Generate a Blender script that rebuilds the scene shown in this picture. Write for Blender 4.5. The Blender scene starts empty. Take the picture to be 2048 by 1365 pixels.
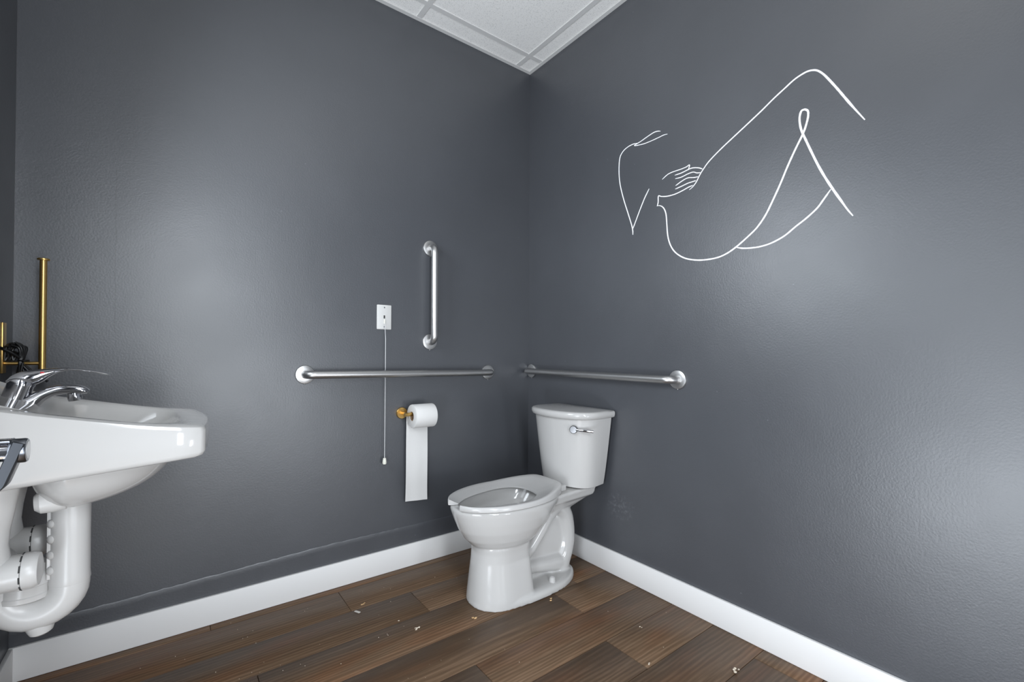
import bpy, bmesh, math, random
from mathutils import Vector, Matrix
random.seed(7)
C = bpy.context.scene.collection
SC = bpy.context.scene
PI = math.pi
sin, cos = math.sin, math.cos

# ------------------------------------------------------------------ camera
cam_d = bpy.data.cameras.new('camera')
cam_d.sensor_width = 36.0
cam_d.lens = 905.557 / 2048 * 36
cam_d.shift_x = (1024 - 1011.92) / 2048
cam_d.shift_y = (702.93 - 682.5) / 2048
cam_d.clip_start = 0.02
cam = bpy.data.objects.new('camera', cam_d)
C.objects.link(cam)
R_ = (0.80286462, -0.59613423, 0.00569001)
U_ = (-0.00907104, -0.00267233, 0.99995529)
F_ = (0.59609237, 0.80288034, 0.00755308)
cam.matrix_world = Matrix(((R_[0], U_[0], -F_[0], -1.64799),
                           (R_[1], U_[1], -F_[1], -2.00295),
                           (R_[2], U_[2], -F_[2], 1.00336),
                           (0, 0, 0, 1)))
SC.camera = cam

# ------------------------------------------------------------------ world, lights, exposure
W = bpy.data.worlds.new('world')
SC.world = W
W.use_nodes = True
W.node_tree.nodes['Background'].inputs[0].default_value = (0.80, 0.88, 1.0, 1)
W.node_tree.nodes['Background'].inputs[1].default_value = 0.6


def area(name, loc, target, sx, sy, power, col, spread=180):
    l = bpy.data.lights.new(name, 'AREA')
    l.shape = 'RECTANGLE'
    l.size, l.size_y, l.energy, l.color = sx, sy, power, col
    l.spread = math.radians(spread)
    o = bpy.data.objects.new(name, l)
    o.location = loc
    d = Vector(target) - Vector(loc)
    o.rotation_euler = d.to_track_quat('-Z', 'Y').to_euler()
    C.objects.link(o)
    return o


area('doorway_daylight', (-1.46, -2.72, 1.74), (-1.46, 0, 1.74), 0.34, 0.74, 23, (0.89, 0.945, 1.0))
area('doorway_daylight_mid', (-1.27, -2.72, 0.72), (-1.27, 0, 0.72), 0.28, 0.76, 20, (0.89, 0.945, 1.0))
area('doorway_daylight_low', (-0.50, -2.72, 0.36), (-0.24, -1.6, 0.34), 0.36, 0.56, 15, (0.89, 0.945, 1.0))
area('side_opening_fill', (-2.11, -1.63, 0.95), (0, -1.50, 0.85), 0.62, 1.80, 15, (0.86, 0.93, 1.0))  # unseen panel added to brighten the right wall from the left
area('side_opening_fill_low', (-2.10, -1.66, 0.16), (0, -1.66, 0.06), 0.60, 0.26, 17, (0.86, 0.93, 1.0))  # second added panel near the floor, for sheen low on the right wall
area('wall_glare_fill', (-1.986, -0.665, 1.53), (0, -0.665, 1.36), 0.50, 1.06, 20, (0.86, 0.93, 1.0), 135)  # added off-frame panel that makes the glare on the right wall
area('ceiling_fill', (-1.0, -1.63, 2.588), (-1.0, -1.63, 0), 0.56, 0.56, 2.5, (1.0, 0.98, 0.95))  # weak overhead fill, added out of view

SC.view_settings.view_transform = 'Standard'
SC.view_settings.look = 'None'
SC.view_settings.gamma = 1
SC.view_settings.use_curve_mapping = False
SC.view_settings.exposure = -0.2
SC.cycles.use_denoising = True
SC.cycles.max_bounces = 10
SC.cycles.diffuse_bounces = 6
SC.cycles.caustics_reflective = True


# ------------------------------------------------------------------ materials
def nodes_of(name):
    m = bpy.data.materials.new(name)
    m.use_nodes = True
    nt = m.node_tree
    return m, nt, nt.nodes, nt.links, nt.nodes['Principled BSDF']


def plain(name, col, rough=0.4, metal=0.0, spec=0.5, coat=0.0, noise=0.0, bump=0.0, nscale=60.0):
    m, nt, N, L, b = nodes_of(name)
    b.inputs['Base Color'].default_value = (*col, 1)
    b.inputs['Roughness'].default_value = rough
    b.inputs['Metallic'].default_value = metal
    b.inputs['Specular IOR Level'].default_value = spec
    if coat:
        b.inputs['Coat Weight'].default_value = coat
        b.inputs['Coat Roughness'].default_value = 0.06
    geo = N.new('ShaderNodeNewGeometry')
    n = N.new('ShaderNodeTexNoise')
    n.inputs['Scale'].default_value = nscale
    n.inputs['Detail'].default_value = 3
    L.new(geo.outputs['Position'], n.inputs['Vector'])
    if noise:
        r = N.new('ShaderNodeMapRange')
        r.inputs['To Min'].default_value = rough - noise
        r.inputs['To Max'].default_value = rough + noise
        L.new(n.outputs['Fac'], r.inputs['Value'])
        L.new(r.outputs['Result'], b.inputs['Roughness'])
    if bump:
        bp = N.new('ShaderNodeBump')
        bp.inputs['Strength'].default_value = bump
        bp.inputs['Distance'].default_value = 0.002
        L.new(n.outputs['Fac'], bp.inputs['Height'])
        L.new(bp.outputs['Normal'], b.inputs['Normal'])
    return m


def brushed(name, col, rough, axis, strength=0.12):
    """metal with fine streaks along one world axis"""
    m, nt, N, L, b = nodes_of(name)
    b.inputs['Base Color'].default_value = (*col, 1)
    b.inputs['Metallic'].default_value = 1
    b.inputs['Roughness'].default_value = rough
    geo = N.new('ShaderNodeNewGeometry')
    mp = N.new('ShaderNodeMapping')
    s = [900, 900, 900]
    s[axis] = 14
    mp.inputs['Scale'].default_value = s
    n = N.new('ShaderNodeTexNoise')
    n.inputs['Scale'].default_value = 1
    n.inputs['Detail'].default_value = 2
    bp = N.new('ShaderNodeBump')
    bp.inputs['Strength'].default_value = strength
    bp.inputs['Distance'].default_value = 0.0006
    L.new(geo.outputs['Position'], mp.inputs['Vector'])
    L.new(mp.outputs['Vector'], n.inputs['Vector'])
    L.new(n.outputs['Fac'], bp.inputs['Height'])
    L.new(bp.outputs['Normal'], b.inputs['Normal'])
    return m


def wall_mat(name, col, rough, mark=None):
    """semi gloss wall paint with roller texture, low waves and a few nicks"""
    m, nt, N, L, b = nodes_of(name)
    b.inputs['Specular IOR Level'].default_value = 1.0
    geo = N.new('ShaderNodeNewGeometry')

    def noise(scale, detail, rough_=0.5):
        n = N.new('ShaderNodeTexNoise')
        n.inputs['Scale'].default_value = scale
        n.inputs['Detail'].default_value = detail
        n.inputs['Roughness'].default_value = rough_
        L.new(geo.outputs['Position'], n.inputs['Vector'])
        return n
    fine, mid, big, blotch = noise(170, 3), noise(28, 2), noise(3.5, 2), noise(2.2, 4, 0.6)
    cr = N.new('ShaderNodeValToRGB')
    cr.color_ramp.elements[0].position = 0.3
    cr.color_ramp.elements[0].color = (*[c * 0.93 for c in col], 1)
    cr.color_ramp.elements[1].position = 0.7
    cr.color_ramp.elements[1].color = (*[c * 1.07 for c in col], 1)
    L.new(blotch.outputs['Fac'], cr.inputs['Fac'])
    # tiny pale nicks
    v = N.new('ShaderNodeTexVoronoi')
    v.inputs['Scale'].default_value = 7
    L.new(geo.outputs['Position'], v.inputs['Vector'])
    lt = N.new('ShaderNodeMath')
    lt.operation = 'LESS_THAN'
    lt.inputs[1].default_value = 0.018
    L.new(v.outputs['Distance'], lt.inputs[0])
    mx = N.new('ShaderNodeMixRGB')
    mx.inputs['Color2'].default_value = (*[c * 1.8 for c in col], 1)
    L.new(lt.outputs[0], mx.inputs['Fac'])
    L.new(cr.outputs['Color'], mx.inputs['Color1'])
    out = mx.outputs['Color']

    def math(op, a, b_=None):
        n = N.new('ShaderNodeMath')
        n.operation = op
        for s, v_ in zip(n.inputs, (a, b_)):
            if v_ is None:
                continue
            if isinstance(v_, (int, float)):
                s.default_value = v_
            else:
                L.new(v_, s)
        return n.outputs[0]
    if mark:
        sep = N.new('ShaderNodeSeparateXYZ')
        L.new(geo.outputs['Position'], sep.inputs[0])
        wob = noise(9, 4, 0.7).outputs['Fac']
        m2 = N.new('ShaderNodeMixRGB')
        if mark == 'crack':      # hairline joint crack left of the middle of the back wall
            d = math('ABSOLUTE', math('ADD', math('ADD', sep.outputs['X'], 1.8035), math('MULTIPLY', wob, -0.012)))
            k = math('MULTIPLY', math('LESS_THAN', d, 0.0011), math('MULTIPLY', math('GREATER_THAN', sep.outputs['Z'], 1.07), math('LESS_THAN', sep.outputs['Z'], 1.62)))
            k = math('MULTIPLY', k, 0.5)
            m2.inputs['Color2'].default_value = (*[c * 0.35 for c in col], 1)
        else:                    # chalky rub mark low on the right wall
            dy = math('MULTIPLY', math('ADD', sep.outputs['Y'], 0.66), 11)
            dz = math('MULTIPLY', math('ADD', sep.outputs['Z'], -0.315), 15)
            rr = math('ADD', math('MULTIPLY', dy, dy), math('MULTIPLY', dz, dz))
            fall = math('MAXIMUM', math('SUBTRACT', 1.0, rr), 0.0)
            st = noise(55, 4, 0.7).outputs['Fac']
            k = math('MULTIPLY', math('MULTIPLY', fall, math('MULTIPLY', math('MAXIMUM', math('ADD', st, -0.48), 0.0), 5.0)), 0.22)
            m2.inputs['Color2'].default_value = (0.30, 0.31, 0.33, 1)
        L.new(k, m2.inputs['Fac'])
        L.new(out, m2.inputs['Color1'])
        out = m2.outputs['Color']
    L.new(out, b.inputs['Base Color'])
    r = N.new('ShaderNodeMapRange')
    r.inputs['To Min'].default_value = rough - 0.05
    r.inputs['To Max'].default_value = rough + 0.05
    L.new(big.outputs['Fac'], r.inputs['Value'])
    L.new(r.outputs['Result'], b.inputs['Roughness'])
    a1 = N.new('ShaderNodeMath')
    a1.operation = 'MULTIPLY_ADD'
    a1.inputs[1].default_value = 0.5
    L.new(mid.outputs['Fac'], a1.inputs[0])
    L.new(fine.outputs['Fac'], a1.inputs[2])
    a2 = N.new('ShaderNodeMath')
    a2.operation = 'MULTIPLY_ADD'
    a2.inputs[1].default_value = 3.5
    L.new(big.outputs['Fac'], a2.inputs[0])
    L.new(a1.outputs[0], a2.inputs[2])
    bp = N.new('ShaderNodeBump')
    bp.inputs['Strength'].default_value = 0.5
    bp.inputs['Distance'].default_value = 0.0007
    L.new(a2.outputs[0], bp.inputs['Height'])
    L.new(bp.outputs['Normal'], b.inputs['Normal'])
    return m


def wood_mat():
    m, nt, N, L, b = nodes_of('brown_vinyl_plank')
    geo = N.new('ShaderNodeNewGeometry')
    oi = N.new('ShaderNodeObjectInfo')
    off = N.new('ShaderNodeVectorMath')
    off.operation = 'SCALE'
    off.inputs[0].default_value = (7.3, 3.1, 5.7)
    L.new(oi.outputs['Random'], off.inputs['Scale'])
    add = N.new('ShaderNodeVectorMath')
    add.operation = 'ADD'
    L.new(geo.outputs['Position'], add.inputs[0])
    L.new(off.outputs['Vector'], add.inputs[1])

    def noise(scale3, detail, dist=0.0, rough=0.55):
        mp = N.new('ShaderNodeMapping')
        mp.inputs['Scale'].default_value = scale3
        n = N.new('ShaderNodeTexNoise')
        n.inputs['Scale'].default_value = 1
        n.inputs['Detail'].default_value = detail
        n.inputs['Roughness'].default_value = rough
        n.inputs['Distortion'].default_value = dist
        L.new(add.outputs['Vector'], mp.inputs['Vector'])
        L.new(mp.outputs['Vector'], n.inputs['Vector'])
        return n
    cloud = noise((2.2, 8, 1), 3)
    grain = noise((5, 95, 1), 5, 0.35, 0.65)
    # cathedral rings
    mp = N.new('ShaderNodeMapping')
    mp.inputs['Scale'].default_value = (1.1, 9, 1)
    wv = N.new('ShaderNodeTexWave')
    wv.wave_type = 'RINGS'
    wv.inputs['Scale'].default_value = 2.6
    wv.inputs['Distortion'].default_value = 6.5
    wv.inputs['Detail'].default_value = 3
    wv.inputs['Detail Scale'].default_value = 0.9
    L.new(add.outputs['Vector'], mp.inputs['Vector'])
    L.new(mp.outputs['Vector'], wv.inputs['Vector'])
    cr = N.new('ShaderNodeValToRGB')
    e = cr.color_ramp.elements
    e[0].position, e[0].color = 0.22, (0.078, 0.046, 0.026, 1)
    e[1].position, e[1].color = 0.76, (0.225, 0.146, 0.092, 1)
    k = e.new(0.485)
    k.color = (0.132, 0.081, 0.047, 1)
    s1 = N.new('ShaderNodeMath')
    s1.operation = 'MULTIPLY_ADD'
    s1.inputs[1].default_value = 0.62
    L.new(grain.outputs['Fac'], s1.inputs[0])
    s2 = N.new('ShaderNodeMath')
    s2.operation = 'MULTIPLY'
    s2.inputs[1].default_value = 0.16
    L.new(cloud.outputs['Fac'], s2.inputs[0])
    L.new(s2.outputs[0], s1.inputs[2])
    s3 = N.new('ShaderNodeMath')
    s3.operation = 'MULTIPLY_ADD'
    s3.inputs[1].default_value = 0.18
    L.new(wv.outputs['Fac'], s3.inputs[0])
    L.new(s1.outputs[0], s3.inputs[2])
    L.new(s3.outputs[0], cr.inputs['Fac'])
    # reddish heart patches and plank to plank tone
    red = noise((1.6, 7, 1), 2)
    rr = N.new('ShaderNodeMapRange')
    rr.inputs['From Min'].default_value = 0.52
    rr.inputs['From Max'].default_value = 0.72
    rr.inputs['To Max'].default_value = 0.55
    L.new(red.outputs['Fac'], rr.inputs['Value'])
    mr = N.new('ShaderNodeMixRGB')
    mr.blend_type = 'MULTIPLY'
    mr.inputs['Color2'].default_value = (1.45, 0.95, 0.66, 1)
    L.new(rr.outputs['Result'], mr.inputs['Fac'])
    L.new(cr.outputs['Color'], mr.inputs['Color1'])
    tone = N.new('ShaderNodeMapRange')
    tone.inputs['To Min'].default_value = 0.95
    tone.inputs['To Max'].default_value = 1.06
    L.new(oi.outputs['Random'], tone.inputs['Value'])
    mt = N.new('ShaderNodeVectorMath')
    mt.operation = 'SCALE'
    L.new(mr.outputs['Color'], mt.inputs[0])
    L.new(tone.outputs['Result'], mt.inputs['Scale'])
    L.new(mt.outputs['Vector'], b.inputs['Base Color'])
    b.inputs['Roughness'].default_value = 0.44
    b.inputs['Specular IOR Level'].default_value = 0.26
    bp = N.new('ShaderNodeBump')
    bp.inputs['Strength'].default_value = 0.25
    bp.inputs['Distance'].default_value = 0.0008
    L.new(grain.outputs['Fac'], bp.inputs['Height'])
    L.new(bp.outputs['Normal'], b.inputs['Normal'])
    return m


def tile_mat():
    m, nt, N, L, b = nodes_of('mineral_fibre_tile')
    geo = N.new('ShaderNodeNewGeometry')
    n = N.new('ShaderNodeTexNoise')
    n.inputs['Scale'].default_value = 230
    n.inputs['Detail'].default_value = 3
    L.new(geo.outputs['Position'], n.inputs['Vector'])
    cr = N.new('ShaderNodeValToRGB')
    e = cr.color_ramp.elements
    e[0].position, e[0].color = 0.33, (0.66, 0.655, 0.64, 1)
    e[1].position, e[1].color = 0.45, (0.90, 0.89, 0.87, 1)
    L.new(n.outputs['Fac'], cr.inputs['Fac'])
    L.new(cr.outputs['Color'], b.inputs['Base Color'])
    b.inputs['Roughness'].default_value = 0.9
    bp = N.new('ShaderNodeBump')
    bp.inputs['Strength'].default_value = 0.4
    bp.inputs['Distance'].default_value = 0.001
    L.new(n.outputs['Fac'], bp.inputs['Height'])
    L.new(bp.outputs['Normal'], b.inputs['Normal'])
    return m


WALLC = (0.056, 0.0595, 0.068)
M = dict(
    wall=wall_mat('slate_wall_paint', WALLC, 0.40),
    wallb=wall_mat('slate_wall_paint_cracked', WALLC, 0.40, 'crack'),
    wallr=wall_mat('slate_wall_paint_scuffed', WALLC, 0.40, 'scuff'),
    base=plain('white_baseboard_vinyl', (0.75, 0.74, 0.73), 0.45, noise=0.05),
    wood=wood_mat(),
    sub=plain('dark_subfloor', (0.03, 0.02, 0.015), 0.8),
    tile=tile_mat(),
    tee=plain('white_enamel_grid', (0.66, 0.655, 0.645), 0.5),
    porcelain=plain('white_porcelain', (0.50, 0.49, 0.478), 0.10, spec=0.5, noise=0.02, nscale=8),
    sinkwhite=plain('white_vitreous_china', (0.475, 0.465, 0.452), 0.10, spec=0.5, noise=0.02, nscale=8),
    seat=plain('white_seat_plastic', (0.50, 0.49, 0.48), 0.22),
    cover=plain('white_soft_vinyl', (0.53, 0.52, 0.507), 0.30),
    slit=plain('dark_slit', (0.04, 0.04, 0.04), 0.8),
    chrome=plain('polished_chrome', (0.55, 0.55, 0.57), 0.07, metal=1),
    reflchrome=plain('chrome_dark_reflection', (0.13, 0.13, 0.135), 0.15, metal=1),  # chrome darkened in colour to imitate a dark reflection
    dchrome=plain('dark_gunmetal', (0.17, 0.18, 0.20), 0.30, metal=1),
    steelx=brushed('brushed_steel_along_x', (0.56, 0.555, 0.55), 0.37, 0),
    steely=brushed('brushed_steel_along_y', (0.56, 0.555, 0.55), 0.37, 1),
    steelz=brushed('brushed_steel_along_z', (0.56, 0.555, 0.55), 0.37, 2),
    gold=brushed('brushed_brass', (0.66, 0.43, 0.15), 0.32, 2, 0.02),
    goldx=brushed('brushed_brass_along_x', (0.66, 0.43, 0.15), 0.32, 0, 0.02),
    cord=plain('black_rubber', (0.006, 0.006, 0.0065), 0.34, spec=0.35),
    paper=plain('white_tissue', (0.70, 0.69, 0.675), 0.9, bump=0.3, nscale=220),
    core=plain('brown_cardboard', (0.30, 0.20, 0.12), 0.9),
    plate=plain('ivory_plate', (0.60, 0.595, 0.58), 0.35, bump=0.15, nscale=300),
    knob=plain('ivory_plastic', (0.78, 0.77, 0.68), 0.4),
    string=plain('white_string', (0.72, 0.72, 0.72), 0.7),
    ink=plain('white_paint_line', (0.93, 0.93, 0.95), 0.5),
    red=plain('red_mark', (0.55, 0.03, 0.04), 0.4),
    mirror=plain('mirror_glass', (0.92, 0.93, 0.93), 0.0, metal=1),
    scrap=plain('white_paper_scrap', (0.70, 0.66, 0.60), 0.8),
    chip=plain('tan_crumb', (0.62, 0.40, 0.20), 0.8, bump=0.4),
    chipw=plain('pale_crumb', (0.72, 0.62, 0.50), 0.8, bump=0.4),
    water=plain('bowl_water', (0.55, 0.57, 0.58), 0.03),
)


# ------------------------------------------------------------------ mesh helpers
ORIGIN = {}


def tag(o, label=None, cat=None, group=None, kind=None):
    if label:
        o['label'] = label
    if cat:
        o['category'] = cat
    if group:
        o['group'] = group
    if kind:
        o['kind'] = kind
    return o


def thing(name, base, label, cat, group=None):
    o = bpy.data.objects.new(name, None)
    o.empty_display_size = 0.05
    o.location = base
    C.objects.link(o)
    ORIGIN[o.name] = Vector(base)
    return tag(o, label, cat, group)


def build(name, geo, mat, parent=None, sharp=35, base=None, label=None):
    """geo = (verts, faces) in world coordinates -> one mesh object under parent (or top level at base)"""
    vs, fs = geo
    if parent is not None:
        org = ORIGIN[parent.name]
    else:
        org = Vector(base) if base is not None else Vector((0, 0, 0))
    me = bpy.data.meshes.new(name)
    me.from_pydata([tuple(Vector(v) - org) for v in vs], [], fs)
    me.validate()
    bm = bmesh.new()
    bm.from_mesh(me)
    bmesh.ops.recalc_face_normals(bm, faces=bm.faces)
    bm.to_mesh(me)
    bm.free()
    me.shade_smooth()
    me.set_sharp_from_angle(angle=math.radians(sharp))
    me.materials.append(mat)
    o = bpy.data.objects.new(name, me)
    C.objects.link(o)
    if parent is not None:
        o.parent = parent
    else:
        o.location = org
    ORIGIN[o.name] = org
    if label:
        o['label'] = label
    return o


def join(*geos):
    vs, fs = [], []
    for v, f in geos:
        k = len(vs)
        vs += list(v)
        fs += [[i + k for i in q] for q in f]
    return vs, fs


def box(x0, x1, y0, y1, z0, z1, bev=0.0, seg=2):
    bm = bmesh.new()
    bmesh.ops.create_cube(bm, size=1)
    for v in bm.verts:
        v.co = Vector(((x0 + x1) / 2 + v.co.x * (x1 - x0), (y0 + y1) / 2 + v.co.y * (y1 - y0), (z0 + z1) / 2 + v.co.z * (z1 - z0)))
    if bev:
        bmesh.ops.bevel(bm, geom=list(bm.edges), offset=bev, segments=seg, profile=0.5, affect='EDGES')
    bm.verts.index_update()
    g = ([tuple(v.co) for v in bm.verts], [[v.index for v in f.verts] for f in bm.faces])
    bm.free()
    return g


def loft(rings, cap0=True, cap1=True, closed=True):
    n = len(rings[0])
    vs = [tuple(p) for r in rings for p in r]
    fs = []
    for i in range(len(rings) - 1):
        for j in range(n if closed else n - 1):
            a, b_ = i * n + j, i * n + (j + 1) % n
            fs.append([a, b_, b_ + n, a + n])
    if cap0:
        fs.append(list(range(n))[::-1])
    if cap1:
        fs.append([(len(rings) - 1) * n + j for j in range(n)])
    return vs, fs


def frame(d):
    d = Vector(d).normalized()
    a = Vector((0, 0, 1)) if abs(d.z) < 0.9 else Vector((1, 0, 0))
    u = d.cross(a).normalized()
    return d, u, d.cross(u).normalized()


def lathe(prof, origin, axis, n=32):
    """prof: (radius, distance along axis)"""
    d, u, v = frame(axis)
    o = Vector(origin)
    rings = [[o + d * h + (u * cos(2 * PI * k / n) + v * sin(2 * PI * k / n)) * max(r, 1e-5) for k in range(n)] for r, h in prof]
    return loft(rings)


def tube(path, rad, n=16, cap=True, flat=None):
    """tube along a polyline, rad a number or one per point; parallel transported frames"""
    P = [Vector(p) for p in path]
    rs = rad if isinstance(rad, (list, tuple)) else [rad] * len(P)
    T = []
    for i in range(len(P)):
        a, b_ = P[max(i - 1, 0)], P[min(i + 1, len(P) - 1)]
        T.append((b_ - a).normalized())
    d, u, v = frame(T[0])
    rings = []
    for i, p in enumerate(P):
        if i:
            q = T[i - 1].rotation_difference(T[i])
            u = (q @ u).normalized()
        v = T[i].cross(u).normalized()
        fu, fv = flat if flat else (1, 1)
        rings.append([p + (u * cos(2 * PI * k / n) * fu + v * sin(2 * PI * k / n) * fv) * rs[i] for k in range(n)])
    return loft(rings, cap, cap)


def catmull(pts, k=6, closed=False):
    P = [Vector(p) if len(p) == 3 else Vector((*p, 0)) for p in pts]
    out = []
    n = len(P)
    for i in range(n if closed else n - 1):
        p0 = P[(i - 1) % n] if closed or i > 0 else P[0] * 2 - P[1]
        p1, p2 = P[i], P[(i + 1) % n]
        p3 = P[(i + 2) % n] if closed or i + 2 < n else P[-1] * 2 - P[-2]
        for j in range(k):
            t = j / k
            out.append(0.5 * ((2 * p1) + (-p0 + p2) * t + (2 * p0 - 5 * p1 + 4 * p2 - p3) * t * t + (-p0 + 3 * p1 - 3 * p2 + p3) * t ** 3))
    if not closed:
        out.append(P[-1])
    return out


def fillet(p0, p1, p2, r, k=8):
    """points of a rounded corner at p1"""
    a, b_, c = Vector(p0), Vector(p1), Vector(p2)
    u, v = (a - b_).normalized(), (c - b_).normalized()
    h = u.angle(v) / 2
    t = r / math.tan(h)
    ctr = b_ + (u + v).normalized() * (r / sin(h))
    s, e = b_ + u * t - ctr, b_ + v * t - ctr
    om = s.angle(e)
    return [ctr + s * (sin(om * (1 - i / k)) / sin(om)) + e * (sin(om * i / k) / sin(om)) for i in range(k + 1)]


def prism(outline, h0, h1, bev=0.0):
    """outline: list of 2-D points; vertical prism with a small top rounding"""
    rings = [[(p[0], p[1], h0) for p in outline], [(p[0], p[1], h1 - bev) for p in outline]]
    if bev:
        c = Vector((sum(p[0] for p in outline) / len(outline), sum(p[1] for p in outline) / len(outline)))
        for f, dz in ((0.3, 0.3), (1.0, 0.0)):
            r = []
            for p in outline:
                d = (Vector(p[:2]) - c)
                q = Vector(p[:2]) - d.normalized() * bev * f
                r.append((q.x, q.y, h1 - bev * dz))
            rings.append(r)
    return loft(rings)


# ------------------------------------------------------------------ room
H, WX, YF = 2.6146, -2.0325, -2.62
BH = 0.105


def struct(name, geo, mat, **k):
    return tag(build(name, geo, mat, **k), kind='structure')


# floor: dark underlay and one object per plank
fl = struct('floor', box(WX - 0.15, 0.15, YF - 0.15, 0.15, -0.06, -0.006), M['sub'], base=(-1, -1, 0))
tag(fl, 'dark brown wood-look plank floor')
rows = [(-0.0501, 0.0), (-0.2265, -0.0501), (-0.4045, -0.2265), (-0.5875, -0.4045), (-0.7665, -0.5875), (-0.933, -0.7665), (-1.107, -0.933)]
y = -1.107
while y > YF:
    rows.append((max(y - 0.177, YF), y))
    y -= 0.177
joints = [-0.30, -1.07, -0.824, -1.42, -0.845 + 0.50, -0.845, -0.409, -0.95, -1.3, -0.6, -1.15, -0.25, -0.8, -1.45, -0.5]
g = 0.0007
for i, (y0, y1) in enumerate(rows):
    xs = [WX]
    j = joints[i % len(joints)]
    cuts = sorted(c for c in (j - 1.22, j, j + 1.22) if WX + 0.02 < c < -0.02)
    xs += cuts + [0.0]
    for a, b_ in zip(xs[:-1], xs[1:]):
        dz = random.uniform(-0.0003, 0.0003)
        build('plank', box(a + g, b_ - g, y0 + g, y1 - g, -0.0065, dz, 0.0009, 1), M['wood'], fl, sharp=60)

# ceiling: slab, lay-in tiles, tee bars and wall angle
ce = struct('ceiling', box(WX - 0.15, 0.15, YF - 0.15, 0.15, H + 0.03, H + 0.12), M['tee'], base=(-1, -1, H))
tag(ce, 'white suspended ceiling of lay-in tiles')
gx = [WX] + [x for x in (-1.915, -1.31, -0.705, -0.105)] + [0.0]
gy = [YF] + [y for y in (-2.54, -1.935, -1.33, -0.725, -0.12)] + [0.0]
for a, b_ in zip(gx[:-1], gx[1:]):
    for c, d in zip(gy[:-1], gy[1:]):
        build('ceiling_tile', box(a + 0.002, b_ - 0.002, c + 0.002, d - 0.002, H + 0.004, H + 0.02, 0.001, 1), M['tile'], ce)
for x in gx[1:-1]:
    build('tee_bar', box(x - 0.012, x + 0.012, YF, 0.0, H, H + 0.004), M['tee'], ce)
for y in gy[1:-1]:
    for a, b_ in zip(gx[:-1], gx[1:]):
        build('tee_bar', box(a + (0.012 if a > WX else 0), b_ - (0.012 if b_ < 0 else 0), y - 0.012, y + 0.012, H + 0.0004, H + 0.004), M['tee'], ce)
build('wall_angle', box(WX, 0, -0.020, 0, H - 0.0015, H + 0.003), M['tee'], ce)
build('wall_angle', box(-0.020, 0, YF, -0.020, H - 0.0015, H + 0.003), M['tee'], ce)

# walls (the left one leans a few millimetres, as in the photograph)
struct('wall_back', box(WX - 0.15, 0.15, 0, 0.12, -0.05, H + 0.12), M['wallb'], base=(-1, 0, 0))
struct('wall_right', box(0, 0.12, YF - 0.15, 0, -0.05, H + 0.12), M['wallr'], base=(0, -1, 0))
SWY0, SWY1, SWZ0, SWZ1 = -1.97, -1.29, 0.0, 2.08  # opening added in the unseen part of the wall for the side fill
struct('wall_left', join(box(WX - 0.12, WX, SWY1, 0, -0.05, H + 0.12), box(WX - 0.12, WX, YF - 0.15, SWY0, -0.05, H + 0.12),
                         box(WX - 0.12, WX, SWY0, SWY1, -0.05, SWZ0), box(WX - 0.12, WX, SWY0, SWY1, SWZ1, H + 0.12)), M['wall'], base=(WX, -1, 0))
# front wall behind the camera, with the doorway the daylight comes through
DX0, DX1, DZ = -1.74, -0.46, 2.12
struct('wall_front', join(box(WX, DX0, YF - 0.12, YF, 0, H), box(DX1, 0, YF - 0.12, YF, 0, H), box(DX0, DX1, YF - 0.12, YF, DZ, H)), M['wall'], base=(-1, YF, 0))
t = 0.012
struct('baseboard_back', box(WX, 0, -t, 0, 0, BH, 0.0025), M['base'], base=(-1, 0, 0))
struct('baseboard_right', box(-t, 0, YF, -t, 0, BH, 0.0025), M['base'], base=(0, -1, 0))
struct('baseboard_left', box(WX, WX + t, SWY1 + 0.01, -t, 0, BH, 0.0025), M['base'], base=(WX, -1, 0))
# painted-over ridge along the back wall, ragged upper edge
vs, fs = [], []
n = 150
for i in range(n + 1):
    x = WX + 0.002 - (WX + 0.002) * i / n * 0.985
    s = i / n
    zt = 0.158 + 0.030 * min(1, s * 2.2) + random.uniform(-0.0016, 0.0016)
    th = 0.0026 * (1 if s < 0.8 else max(0.25, (1 - s) / 0.2)) + random.uniform(-0.0006, 0.0006)
    vs += [(x, 0.001, zt + 0.003), (x, -th * 0.5, zt + 0.0015), (x, -th, zt - 0.003), (x, -0.0016, zt - 0.020), (x, -0.0014, BH - 0.002), (x, 0.001, BH - 0.002)]
for i in range(n):
    for k in range(6):
        a, b_ = i * 6 + k, i * 6 + (k + 1) % 6
        fs.append([a, b_, b_ + 6, a + 6])
struct('trim_1', (vs, fs), M['wall'], base=(-1, 0, 0.17))

# ------------------------------------------------------------------ toilet (a = distance from the right wall, b = sideways, towards the back wall)
TY = -0.46


def tw(a, b, z):
    return (-a, TY + b, z)


toilet = thing('toilet', (-0.38, TY, 0), 'white floor-standing toilet with open-front seat and tank in the corner', 'toilet')


def egg(af, ab, hw, z, n=64, c=0.45, ef=2.0, eb=2.3, b0=0.0):
    ctr = ab + c * (af - ab)
    out = []
    for k in range(n):
        th = 2 * PI * k / n
        ct, st = cos(th), sin(th)
        e = ef if ct > 0 else eb
        ca = math.copysign(abs(ct) ** (2 / e), ct)
        sb = math.copysign(abs(st) ** (2 / e), st)
        a = ctr + (af - ctr) * ca if ct > 0 else ctr + (ctr - ab) * ca
        out.append(tw(a, b0 + hw * sb, z))
    return out


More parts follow.
